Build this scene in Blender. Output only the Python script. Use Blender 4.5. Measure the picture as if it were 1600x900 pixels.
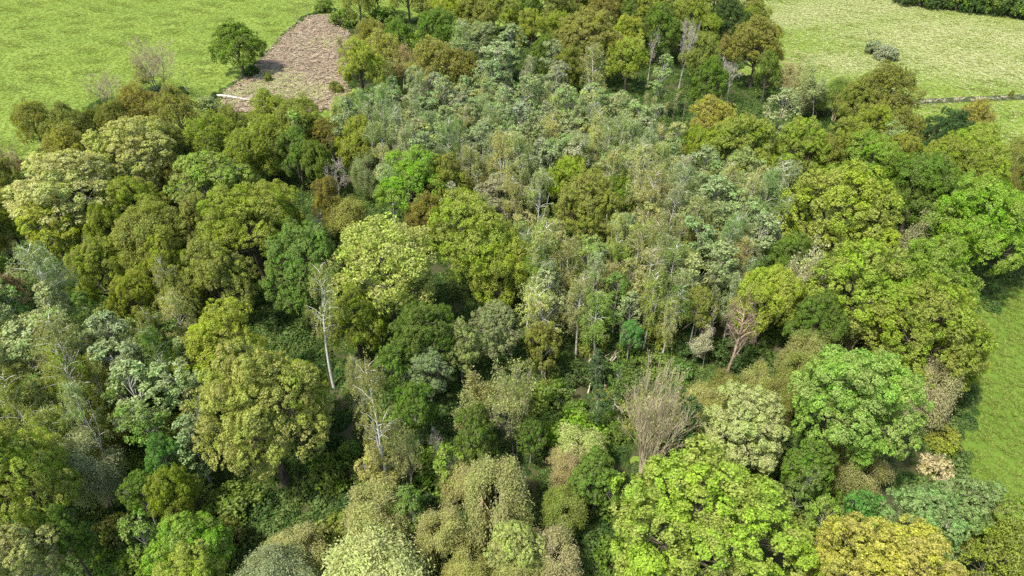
import bpy, math, random
import numpy as np
from mathutils import Vector

# ------------------------------------------------------------------ camera, sky, sun, exposure
CAM_H, PITCH, FPX = 60.0, math.radians(38.0), 1081.0      # drone height, look-down angle, focal length for a 1600 px wide frame
scene = bpy.context.scene
for o in list(bpy.data.objects): bpy.data.objects.remove(o)
cam_data = bpy.data.cameras.new("camera")
cam_data.sensor_width = 36.0
cam_data.lens = 36.0 * FPX / 1600.0
cam_data.clip_end = 2000.0
cam = bpy.data.objects.new("camera", cam_data)
scene.collection.objects.link(cam)
cam.location = (0, 0, CAM_H)
cam.rotation_euler = (math.pi / 2 - PITCH, 0, 0)
scene.camera = cam

SUN_EL, SUN_AZ = math.radians(60), math.radians(-128)       # azimuth clockwise from +Y (the way the camera looks)
world = bpy.data.worlds.new("World"); scene.world = world; world.use_nodes = True
wn = world.node_tree.nodes
sky = wn.new("ShaderNodeTexSky"); sky.sky_type = 'NISHITA'; sky.sun_disc = False
sky.sun_elevation = SUN_EL; sky.sun_rotation = SUN_AZ
sky.dust_density = 2.0
wn["Background"].inputs[1].default_value = 0.15
world.node_tree.links.new(sky.outputs[0], wn["Background"].inputs[0])
sun_data = bpy.data.lights.new("sun", 'SUN'); sun_data.energy = 3.2; sun_data.angle = math.radians(3)
sun_data.color = (1.0, 0.95, 0.86)
sun = bpy.data.objects.new("sun", sun_data); scene.collection.objects.link(sun)
to_sun = Vector((math.sin(SUN_AZ) * math.cos(SUN_EL), math.cos(SUN_AZ) * math.cos(SUN_EL), math.sin(SUN_EL)))
sun.rotation_euler = to_sun.to_track_quat('Z', 'Y').to_euler()
sun.location = (0, 0, 120)

vs = scene.view_settings
vs.view_transform = 'Standard'; vs.look = 'None'; vs.gamma = 1.0; vs.use_curve_mapping = False
vs.exposure = 1.15
cy = scene.cycles
cy.max_bounces = 8; cy.diffuse_bounces = 4; cy.transmission_bounces = 5; cy.glossy_bounces = 2
cy.use_adaptive_sampling = True; cy.adaptive_threshold = 0.01
cy.use_denoising = False
cy.sample_clamp_direct = 6.0; cy.sample_clamp_indirect = 2.0

rng = np.random.default_rng(11)
random.seed(5)
COL = scene.collection

# ------------------------------------------------------------------ photograph geometry: a pixel is a direction, the ground or the crown gives its distance
SP, CP = math.sin(PITCH), math.cos(PITCH)
def ray(px, py):
    x, y = (px - 800) / FPX, -(py - 450) / FPX
    return np.array([x, CP + y * SP, -SP + y * CP])       # depth along the view axis = 1
def on_plane(px, py, z=0.0):
    d = ray(px, py); t = (z - CAM_H) / d[2]
    return np.array([0, 0, CAM_H]) + d * t
def depth_of(p): return p[1] * CP - (p[2] - CAM_H) * SP

# ------------------------------------------------------------------ mesh helpers
def mesh_from(name, verts, faces, mat=None, smooth=False, attrs=None):
    me = bpy.data.meshes.new(name)
    verts = np.asarray(verts, np.float32); n = len(verts)
    if isinstance(faces, np.ndarray) and faces.ndim == 2:
        k, m = faces.shape[1], len(faces)
        me.vertices.add(n); me.vertices.foreach_set("co", verts.ravel())
        me.loops.add(m * k); me.loops.foreach_set("vertex_index", faces.astype(np.int32).ravel())
        me.polygons.add(m); me.polygons.foreach_set("loop_start", np.arange(0, m * k, k, dtype=np.int32))
        me.update(calc_edges=True)
    else:
        me.from_pydata([tuple(v) for v in verts], [], faces); me.update()
    if smooth: me.polygons.foreach_set("use_smooth", np.ones(len(me.polygons), bool))
    for key, val in (attrs or {}).items():
        a = me.attributes.new(key, 'FLOAT', 'POINT'); a.data.foreach_set("value", np.asarray(val, np.float32))
    if mat: me.materials.append(mat)
    return me
def obj(name, me, parent=None, **props):
    o = bpy.data.objects.new(name, me); COL.objects.link(o)
    if parent is not None: o.parent = parent
    for k, v in props.items(): o[k] = v
    return o

class Tubes:
    """limbs, twigs and stems as tapered tubes gathered into one mesh"""
    def __init__(s): s.v, s.f = [], []
    def add(s, pts, rad, sides=5, cap=True):
        pts = [np.asarray(p, float) for p in pts]; n0 = len(s.v)
        for i, p in enumerate(pts):
            d = pts[min(i + 1, len(pts) - 1)] - pts[max(i - 1, 0)]
            d = d / (np.linalg.norm(d) + 1e-9)
            a = np.cross(d, [0.31, 0.95, 0.11] if abs(d[2]) > .9 else [0, 0, 1.0]); a /= np.linalg.norm(a) + 1e-9
            b = np.cross(d, a)
            for k in range(sides):
                t = 2 * math.pi * k / sides
                s.v.append(p + (a * math.cos(t) + b * math.sin(t)) * rad[i])
        for i in range(len(pts) - 1):
            for k in range(sides):
                k2 = (k + 1) % sides
                s.f.append((n0 + i * sides + k, n0 + i * sides + k2, n0 + (i + 1) * sides + k2, n0 + (i + 1) * sides + k))
        if cap and rad[-1] > .02: s.f.append(tuple(n0 + (len(pts) - 1) * sides + k for k in range(sides)))
    def mesh(s, name, mat): return mesh_from(name, s.v, s.f, mat, smooth=True)

def unit(v): return v / (np.linalg.norm(v, axis=-1, keepdims=True) + 1e-9)
def rdir(n): return unit(rng.normal(size=(n, 3)))

def leaf_mesh(name, P, N, size, bough, mat, aspect=0.7, along=None, fold=0.22):
    """each leaf spray is one kite-shaped, slightly folded quad"""
    n = len(P); N = unit(N)
    u = rdir(n) if along is None else unit(along + rng.normal(size=(n, 3)) * .25)
    u = unit(u - N * np.sum(u * N, 1, keepdims=True)); v = np.cross(N, u)
    L = (size * rng.uniform(.6, 1.35, n))[:, None]; W = L * aspect * rng.uniform(.75, 1.2, n)[:, None]
    k = rng.uniform(-.25, .25, n)[:, None]
    V = np.empty((n, 4, 3))
    V[:, 0] = P - u * L * .5 - N * L * fold
    V[:, 1] = P + v * W * .5 + u * L * k
    V[:, 2] = P + u * L * .5 - N * L * fold
    V[:, 3] = P - v * W * .5 + u * L * k
    F = np.arange(n * 4).reshape(n, 4)
    return mesh_from(name, V.reshape(-1, 3), F, mat,
                     attrs={"bough": np.repeat(bough, 4), "leaf": np.repeat(rng.random(n), 4)})

# ------------------------------------------------------------------ materials
def new_mat(name):
    m = bpy.data.materials.new(name); m.use_nodes = True
    nt = m.node_tree; nt.nodes.clear()
    out = nt.nodes.new("ShaderNodeOutputMaterial")
    return m, nt, out
def N_(nt, t, **kw):
    n = nt.nodes.new(t)
    for k, v in kw.items(): setattr(n, k, v)
    return n
def math_(nt, op, a, b=None):
    n = N_(nt, "ShaderNodeMath", operation=op)
    for i, x in enumerate((a, b)):
        if x is None: continue
        if isinstance(x, (int, float)): n.inputs[i].default_value = x
        else: nt.links.new(x, n.inputs[i])
    return n.outputs[0]
def mixc(nt, fac, a, b, blend='MIX'):
    n = N_(nt, "ShaderNodeMix", data_type='RGBA', blend_type=blend)
    for sock, x in ((n.inputs[0], fac), (n.inputs[6], a), (n.inputs[7], b)):
        if isinstance(x, (int, float)): sock.default_value = x
        elif isinstance(x, tuple): sock.default_value = (*x, 1) if len(x) == 3 else x
        else: nt.links.new(x, sock)
    return n.outputs[2]
def ramp(nt, fac, stops):
    n = N_(nt, "ShaderNodeValToRGB"); e = n.color_ramp.elements
    while len(e) < len(stops): e.new(.5)
    for el, (p, c) in zip(e, stops): el.position = p; el.color = (*c, 1)
    nt.links.new(fac, n.inputs[0]); return n.outputs[0]
def noise(nt, scale, detail=3, coord='Object', vec=None, rough=.55):
    n = N_(nt, "ShaderNodeTexNoise"); n.inputs["Scale"].default_value = scale; n.inputs["Detail"].default_value = detail
    n.inputs["Roughness"].default_value = rough
    if vec is None:
        tc = N_(nt, "ShaderNodeTexCoord"); vec = tc.outputs[coord]
    nt.links.new(vec, n.inputs["Vector"]); return n.outputs["Fac"]

def foliage_mat(name, translucent=.42, rough=.62, spec=.14, second=(.34, .260, .045), fixed=None, vary=1.0):
    m, nt, out = new_mat(name); L = nt.links
    oi = N_(nt, "ShaderNodeObjectInfo")
    bo = N_(nt, "ShaderNodeAttribute", attribute_name="bough").outputs["Fac"]
    le = N_(nt, "ShaderNodeAttribute", attribute_name="leaf").outputs["Fac"]
    big = noise(nt, .28, 2)
    if fixed is None:
        base = oi.outputs["Color"]
        k = math_(nt, 'ADD', math_(nt, 'MULTIPLY', bo, .8), math_(nt, 'MULTIPLY', big, 1.0))      # bronze young leaves on some boughs
        k = math_(nt, 'MULTIPLY', math_(nt, 'SUBTRACT', k, .45), 1.3)
        n = N_(nt, "ShaderNodeClamp"); L.new(k, n.inputs[0])
        base = mixc(nt, math_(nt, 'MULTIPLY', n.outputs[0], math_(nt, 'MULTIPLY', oi.outputs["Alpha"], .42)), base, second)
    else:
        base = mixc(nt, oi.outputs["Random"], fixed[0], fixed[1])
    h = N_(nt, "ShaderNodeHueSaturation")
    L.new(base, h.inputs["Color"])
    hv = math_(nt, 'ADD', .5, math_(nt, 'MULTIPLY', math_(nt, 'SUBTRACT', bo, .5), .035 * vary))
    hv = math_(nt, 'ADD', hv, math_(nt, 'MULTIPLY', math_(nt, 'SUBTRACT', big, .48), .055 * vary))
    L.new(hv, h.inputs["Hue"])
    L.new(math_(nt, 'ADD', .90, math_(nt, 'MULTIPLY', bo, .16)), h.inputs["Saturation"])
    val = math_(nt, 'ADD', .62, math_(nt, 'ADD', math_(nt, 'MULTIPLY', le, .6), math_(nt, 'MULTIPLY', bo, .25)))
    L.new(val, h.inputs["Value"])
    p = N_(nt, "ShaderNodeBsdfPrincipled"); p.inputs["Roughness"].default_value = rough
    p.inputs["Specular IOR Level"].default_value = spec
    L.new(h.outputs[0], p.inputs["Base Color"])
    t = N_(nt, "ShaderNodeBsdfTranslucent")
    L.new(mixc(nt, 1.0, h.outputs[0], (1.25, 1.2, .55), 'MULTIPLY'), t.inputs["Color"])
    mx = N_(nt, "ShaderNodeMixShader"); mx.inputs[0].default_value = translucent
    L.new(p.outputs[0], mx.inputs[1]); L.new(t.outputs[0], mx.inputs[2]); L.new(mx.outputs[0], out.inputs[0])
    return m

def bark_mat(name, c1, c2, scale=3.0, rough=.85, stretch=.25, dark=None):
    m, nt, out = new_mat(name); L = nt.links
    tc = N_(nt, "ShaderNodeTexCoord"); mp = N_(nt, "ShaderNodeMapping"); mp.inputs["Scale"].default_value = (1, 1, stretch)
    L.new(tc.outputs["Object"], mp.inputs[0])
    f = noise(nt, scale, 5, vec=mp.outputs[0])
    c = ramp(nt, f, [(.35, c1), (.62, c2)])
    if dark:                                                        # black lenticel bands of birch bark
        mp2 = N_(nt, "ShaderNodeMapping"); mp2.inputs["Scale"].default_value = (.5, .5, 3.0); L.new(tc.outputs["Object"], mp2.inputs[0])
        f2 = noise(nt, 1.6, 4, vec=mp2.outputs[0])
        c = mixc(nt, ramp(nt, f2, [(.60, (0, 0, 0)), (.68, (1, 1, 1))]), c, dark)
    p = N_(nt, "ShaderNodeBsdfPrincipled"); p.inputs["Roughness"].default_value = rough
    p.inputs["Specular IOR Level"].default_value = .2
    L.new(c, p.inputs["Base Color"])
    b = N_(nt, "ShaderNodeBump"); b.inputs["Strength"].default_value = .6; b.inputs["Distance"].default_value = .05
    L.new(f, b.inputs["Height"]); L.new(b.outputs[0], p.inputs["Normal"]); L.new(p.outputs[0], out.inputs[0])
    return m

LEAF = foliage_mat("leaf_broad")
LEAF_SOFT = foliage_mat("leaf_soft", translucent=.45, rough=.65, spec=.12, second=(.40, .34, .13))
LEAF_MATTE = foliage_mat("leaf_matte", translucent=.36, rough=.55, spec=.25, second=(.36, .33, .18))
BARK = bark_mat("bark_oak", (.045, .036, .026), (.13, .105, .075))
BARK_GREY = bark_mat("bark_grey", (.14, .125, .10), (.34, .31, .26))
BARK_BIRCH = bark_mat("bark_birch", (.42, .39, .34), (.68, .65, .58), 2.0, .6, 1.0, dark=(.06, .05, .045))
BARK_ASPEN = bark_mat("bark_aspen", (.22, .22, .17), (.42, .41, .33))
DEAD = bark_mat("wood_dead_grey", (.33, .285, .235), (.58, .52, .44))
DEAD_PINK = bark_mat("wood_dead_brown", (.15, .105, .070), (.40, .30, .21))
DEAD_PALE = bark_mat("wood_dead_pale", (.30, .24, .15), (.54, .46, .31))
TWIG_TAN = bark_mat("twig_tan", (.24, .19, .10), (.46, .39, .24))
LOG_WHITE = bark_mat("log_barkless", (.36, .31, .26), (.58, .52, .45), 2.0, .7)

# ------------------------------------------------------------------ tree kinds: each prototype is (trunk mesh, crown mesh, R, H, zc, rz)
def oak_proto(R=6.0, H=15.0, base=2.6, lobes=13, per=15, leaves=330, leaf=.182, bough=(.75, 1.35), mat=LEAF, bark=BARK, flat=.95,
              spread=1.0, trunk_r=.42, aspect=.75, name="oak", shape='dome', jit=.55):
    rz = (H - base) / 2; zc = base + rz
    c = np.array([0, 0, zc]); E = np.array([R, R, rz]); sk = rng.normal(size=2) * R * .10
    # limb-sized lobes over the crown shell
    L = []
    tries = 0
    while len(L) < lobes and tries < 4000:
        tries += 1
        d = rdir(1)[0]
        if d[2] < -.55: continue
        rr = rng.uniform(.46, .72)
        p = d * rr
        if shape == 'cone': p = p * np.array([1.35 - .9 * (p[2] + .5), 1.35 - .9 * (p[2] + .5), 1.15])
        if all(np.linalg.norm(p - q) > .42 for q in L): L.append(p)
    L.append(np.array([0, 0, .45])); L = np.array(L)
    tb = Tubes()
    lean = rng.normal(size=2) * .25
    top = np.array([lean[0], lean[1], zc + rz * .35])
    ks = np.linspace(0, 1, 7)
    path = [np.array([lean[0] * t, lean[1] * t, -.25 + (top[2] + .25) * t]) + (rng.normal(size=3) * [.12, .12, 0] if 0 < i < 6 else 0) for i, t in enumerate(ks)]
    tb.add(path, [trunk_r * 1.35, trunk_r, trunk_r * .9, trunk_r * .75, trunk_r * .55, trunk_r * .35, .05], 7)
    Ps, Ns, Bs = [], [], []
    for q in L:
        lc = c + q * E + np.array([sk[0], sk[1], 0]) * q[2]
        lr = R * rng.uniform(.28, .46)
        hz = base * .8 + max(0, (lc[2] - base * .8)) * rng.uniform(.35, .65)
        t = np.clip((hz + .25) / (top[2] + .25), .15, .95)
        st = np.array([lean[0] * t, lean[1] * t, hz])
        mid = st * .45 + lc * .55 + np.array([0, 0, -.35]) + rng.normal(size=3) * .3
        tb.add([st, st * .75 + mid * .25 + [0, 0, .1], mid, lc], [trunk_r * .42, trunk_r * .34, trunk_r * .24, .05], 5)
        out = unit(q + np.array([0, 0, .45]))
        ds = rdir(per * 3); ds = ds[np.argsort(-(ds @ out))][:int(per * 1.9)]; ds = ds[rng.permutation(len(ds))[:per]]
        for d in ds:
            bc = lc + d * lr * np.array([1, 1, flat]) * rng.uniform(.75, 1.08)
            rel = (bc - c) / E; k = np.linalg.norm(rel)
            if k > 1.06: bc = c + rel / k * rng.uniform(.92, 1.08) * E
            if rng.random() < .55:
                tb.add([lc * .9 + mid * .1, (lc + bc) / 2 + rng.normal(size=3) * .15, bc], [.07, .045, .02], 3, False)
            br = rng.uniform(*bough)
            o2 = unit(out * .7 + d * .8 + np.array([0, 0, .5]))
            nl = int(leaves * (br / np.mean(bough)) ** 2 * rng.uniform(.75, 1.2))
            dd = rdir(nl * 2); dd = dd[(dd @ o2) > -.25][:nl]
            rad = br * rng.uniform(.55, 1.05, len(dd)) ** .7
            # knobbly: pull leaves toward a few twig tips
            tips = rdir(7); near = tips[np.argmax(dd @ tips.T, 1)]
            dd = unit(dd + near * .55)
            Ps.append(bc + dd * rad[:, None] * np.array([1, 1, flat])); Ns.append(dd + np.array([0, 0, .35]) + rng.normal(size=dd.shape) * jit)
            Bs.append(np.full(len(dd), rng.random()))
    P, N, B = np.concatenate(Ps), np.concatenate(Ns), np.concatenate(Bs)
    return dict(trunk=tb.mesh(name + "_trunk", bark), crown=leaf_mesh(name + "_crown", P, N, leaf, B, mat, aspect), R=R, H=H, zc=zc, rz=rz, rr=R * 1.0)

def birch_proto(R=2.4, H=16.0, base=4.5, n_br=46, strands=9, leaf=.155, mat=LEAF_SOFT, bark=BARK_BIRCH, droop=1.0, name="birch", per=28, trunk_r=.19, fork=False):
    tb = Tubes(); Ps, Ns, Bs, As = [], [], [], []
    lean = rng.normal(size=2) * .5
    def axis(t): return np.array([lean[0] * t * t + .12 * math.sin(5 * t), lean[1] * t * t + .12 * math.cos(4 * t), H * .97 * t])
    ts = np.linspace(-.015, .84, 12); tb.add([axis(t) for t in ts], [trunk_r * (1.02 - t * 1.16) + .012 for t in ts], 6)
    if fork:
        s = axis(.38); a = rng.uniform(0, 6.28); e = axis(.78) + np.array([math.cos(a), math.sin(a), 0]) * R * .55
        tb.add([s, s * .6 + e * .4 + [math.cos(a) * .3, math.sin(a) * .3, -.2], e], [trunk_r * .6, trunk_r * .45, .02], 5)
    for i in range(n_br):
        t = rng.uniform(base / H, 1.0) ** .9
        f = (t - base / H) / (1 - base / H)
        prof = (math.sin(math.pi * min(1, max(0, .12 + .80 * f))) ** .8) * (1 - .25 * f)
        ln = R * prof * rng.uniform(.65, 1.1) + .25
        a = rng.uniform(0, 2 * math.pi); h = np.array([math.cos(a), math.sin(a), 0])
        s = axis(t * .97); e = s + h * ln + np.array([0, 0, ln * rng.uniform(.35, .8)])
        m = (s + e) / 2 + np.array([0, 0, .12 * ln])
        tb.add([s, m, e], [.045, .03, .012], 3, False)
        b = rng.random()
        for k in range(strands):
            u = rng.uniform(.25, 1.08)
            p0 = s + (e - s) * u + rng.normal(size=3) * .22
            dl = rng.uniform(.5, 1.5) * droop
            q = np.sort(rng.random(per))[:, None]
            side = rng.normal(size=3) * .35; side[2] = 0
            pts = p0 + (h * .25 + side) * q * dl + np.array([0, 0, -1.0]) * (q ** 1.5) * dl + rng.normal(size=(per, 3)) * .10
            Ps.append(pts); Ns.append(h + np.array([0, 0, .7]) + rng.normal(size=(per, 3)) * .8)
            As.append(np.tile([h[0] * .2, h[1] * .2, -1.0], (per, 1))); Bs.append(np.full(per, np.clip(b + rng.normal() * .2, 0, 1)))
    P, N, B, A = map(np.concatenate, (Ps, Ns, Bs, As))
    rz = (H - base) / 2
    return dict(trunk=tb.mesh(name + "_trunk", bark), crown=leaf_mesh(name + "_crown", P, N, leaf, B, mat, .55, A), R=R, H=H, zc=base + rz * .95, rz=rz, rr=R)

def aspen_proto(R=2.0, H=12.0, base=4.6, n_b=34, leaves=150, leaf=.21, mat=LEAF_MATTE, bark=BARK_ASPEN, name="aspen", trunk_r=.11, br=(.45, .8), bend=.5):
    tb = Tubes(); Ps, Ns, Bs = [], [], []
    lean = rng.normal(size=2) * bend
    def axis(t): return np.array([lean[0] * t * t, lean[1] * t * t, H * .96 * t])
    ts = np.linspace(-.02, .88, 9); tb.add([axis(t) for t in ts], [trunk_r * (1.05 - t * 1.1) + .012 for t in ts], 5)
    for i in range(n_b):
        t = base / H + (1 - base / H) * rng.uniform(0, 1) ** .85
        f = (t - base / H) / (1 - base / H)
        prof = math.sqrt(max(.02, 1 - (2 * f - .95) ** 2 * .9))
        a = rng.uniform(0, 6.283); h = np.array([math.cos(a), math.sin(a), 0])
        s = axis(max(.2, t - .14)); ln = R * prof * rng.uniform(.35, .95)
        e = axis(t) + h * ln + [0, 0, rng.uniform(-.1, .3)]
        tb.add([s, (s + e) / 2 + h * .1, e], [.04, .03, .012], 3, False)
        r = rng.uniform(*br); n = int(leaves * (r / np.mean(br)) ** 2)
        o2 = unit(h + np.array([0, 0, .9]))
        dd = rdir(n * 2); dd = dd[(dd @ o2) > -.3][:n]
        tips = rdir(6); dd = unit(dd + tips[np.argmax(dd @ tips.T, 1)] * .7)
        Ps.append(e + dd * (r * rng.uniform(.35, 1.1, len(dd)))[:, None] * np.array([1, 1, .8])); Ns.append(dd * .8 + [0, 0, .5] + rng.normal(size=dd.shape) * .6)
        Bs.append(np.full(len(dd), rng.random()))
    P, N, B = map(np.concatenate, (Ps, Ns, Bs)); rz = (H - base) / 2 + .3
    return dict(trunk=tb.mesh(name + "_trunk", bark), crown=leaf_mesh(name + "_crown", P, N, leaf, B, mat, .6), R=R, H=H, zc=H - rz, rz=rz, rr=R)

def willow_proto(R=3.6, H=9.0, stems=7, sprays=240, per=130, leaf=.20, mat=LEAF_SOFT, bark=TWIG_TAN, name="willow", weep=.35):
    tb = Tubes(); Ps, Ns, Bs, As = [], [], [], []
    heads = []
    for i in range(stems):
        a = 6.283 * i / stems + rng.uniform(-.4, .4); h = np.array([math.cos(a), math.sin(a), 0])
        k = rng.uniform(.25, .62) if i else .05
        e = h * R * k + [0, 0, H * rng.uniform(.62, .82)]
        tb.add([h * .15 + [0, 0, -.15], h * R * k * .3 + [0, 0, H * .25], e * .75 + [0, 0, .1], e], [.12, .10, .06, .025], 5)
        heads.append(e)
    heads = np.array(heads); lob = []
    while len(lob) < 14:
        q = rdir(1)[0]
        if q[2] > -.6 and all(np.linalg.norm(q - k) > .48 for k in lob): lob.append(q)
    lbr = rng.uniform(.38, .78, len(lob))
    for i in range(sprays):
        lb = lob[i % len(lob)]; d = unit(rdir(1)[0] + lb * .9 + [0, 0, .25])
        zc = H * .54
        tip = np.array([0, 0, zc]) + (lb * lbr[i % len(lob)] + d * rng.uniform(.16, .50)) * np.array([R, R, H * .44])
        hd = heads[np.argmin(np.linalg.norm(heads - tip, axis=1))]
        st = hd * .5 + tip * .5 + [0, 0, .25]
        if i % 3 == 0: tb.add([hd, st, tip], [.03, .02, .008], 3, False)
        b = rng.random(); q = rng.random(per)[:, None] ** .7
        pts = st + (tip - st) * q * 1.25 + np.array([0, 0, -1]) * weep * q ** 2 + rng.normal(size=(per, 3)) * .30
        ax = unit(tip - st) + np.array([0, 0, -weep])
        Ps.append(pts); As.append(np.tile(ax, (per, 1))); Ns.append(d + [0, 0, .6] + rng.normal(size=(per, 3)) * .7); Bs.append(np.full(per, b))
    P, N, B, A = map(np.concatenate, (Ps, Ns, Bs, As))
    return dict(trunk=tb.mesh(name + "_trunk", bark), crown=leaf_mesh(name + "_crown", P, N, leaf, B, mat, .42, A), R=R, H=H, zc=H * .56, rz=H * .44, rr=R)

def bush_proto(R=2.0, H=3.0, n_b=34, leaves=150, leaf=.22, mat=LEAF, bark=BARK, name="bush"):
    tb = Tubes(); Ps, Ns, Bs = [], [], []
    for i in range(n_b):
        d = rdir(1)[0]; d[2] = abs(d[2]) * .9
        k = rng.uniform(.5, .88)
        e = np.array([0, 0, H * .22]) + d * np.array([R, R, H * .68]) * k
        tb.add([np.array([d[0] * .15, d[1] * .15, -.1]), e * .5 + [0, 0, .25], e], [.05, .035, .012], 3, False)
        r = R * rng.uniform(.2, .36); n = int(leaves * rng.uniform(.7, 1.2)); dd = rdir(n)
        dd = dd[(dd @ unit(d + [0, 0, .6])) > -.4]
        tips = rdir(6); dd = unit(dd + tips[np.argmax(dd @ tips.T, 1)] * .6)
        Ps.append(e + dd * (r * rng.uniform(.4, 1.1, len(dd)))[:, None]); Ns.append(dd + [0, 0, .4] + rng.normal(size=dd.shape) * .6); Bs.append(np.full(len(dd), rng.random()))
    P, N, B = map(np.concatenate, (Ps, Ns, Bs)); P[:, 2] = np.maximum(P[:, 2], .05)
    return dict(trunk=tb.mesh(name + "_stems", bark), crown=leaf_mesh(name + "_crown", P, N, leaf, B, mat, .7), R=R, H=H, zc=H * .5, rz=H * .5, rr=R)

def bare_proto(H=12.0, R=3.0, trunk_r=.2, first=.3, levels=4, kids=(4, 4, 4, 3), mat=DEAD, twig=None, name="bare", leaves=0, leaf=.2, lmat=None,
               up=.6, forks=1, fan=.7, wob=.14, tmin=.022):
    tb, tw = Tubes(), Tubes(); tips = []
    def grow(p, d, ln, r, lv):
        n = 4; pts = [p]; q = p.copy(); dd = d.copy()
        for i in range(n):
            dd = unit(dd + rng.normal(size=3) * wob + np.array([0, 0, .05 * up])); q = q + dd * ln / n; pts.append(q.copy())
        t = tb if lv < 2 else tw
        t.add(pts, [r * (1 - .75 * i / n) + .004 for i in range(n + 1)], 6 if lv == 0 else (4 if lv == 1 else 3), False)
        if lv >= levels: tips.append((pts[-1], dd)); return
        for k in range(kids[lv]):
            f = rng.uniform(first if lv == 0 else .3, 1.0); i = min(int(f * n), n - 1); a = pts[i] + (pts[i + 1] - pts[i]) * (f * n - i)
            s = rdir(1)[0]; s = unit(s - dd * (s @ dd)); nd = unit(dd * (1 - fan * .55) + s * fan + np.array([0, 0, .35 * up]))
            grow(a, nd, ln * rng.uniform(.42, .62) * (1.0 if lv else 1 - .35 * f), max(tmin, r * (1 - .7 * f) * .62), lv + 1)
    for k in range(forks):
        a = 6.283 * k / max(forks, 1) + rng.uniform(-.3, .3); sp = 0 if forks == 1 else rng.uniform(.12, .45)
        p = np.array([math.cos(a), math.sin(a), 0]) * (0 if forks == 1 else .35) + [0, 0, -.2]
        grow(p, unit(np.array([math.cos(a) * sp, math.sin(a) * sp, 1.0])), H * rng.uniform(.82, .95), trunk_r, 0)
    P = np.array([t[0] for t in tips]); A = np.array([t[1] for t in tips])
    allv = np.array(tb.v + tw.v); hmax = allv[:, 2].max(); rmax = np.percentile(np.hypot(allv[:, 0], allv[:, 1]), 97)
    z = H / hmax
    for t in (tb, tw): t.v = [v * np.array([R / rmax, R / rmax, z]) if v[2] > 0 else v for v in t.v]
    res = dict(trunk=tb.mesh(name + "_trunk", mat), crown=tw.mesh(name + "_twigs", twig or mat), R=R, H=H, zc=H * .68, rz=H * .32, rr=R)
    if leaves:
        P = P * np.array([R / rmax, R / rmax, z]); idx = rng.integers(0, len(P), leaves)
        pts = P[idx] + rng.normal(size=(leaves, 3)) * .22 - A[idx] * rng.random((leaves, 1)) * .5
        bo = rng.random(len(P))[idx]
        res["leaves"] = leaf_mesh(name + "_leaves", pts, rng.normal(size=(leaves, 3)) + [0, 0, .8], leaf, bo, lmat or LEAF_SOFT, .7)
    return res

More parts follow.
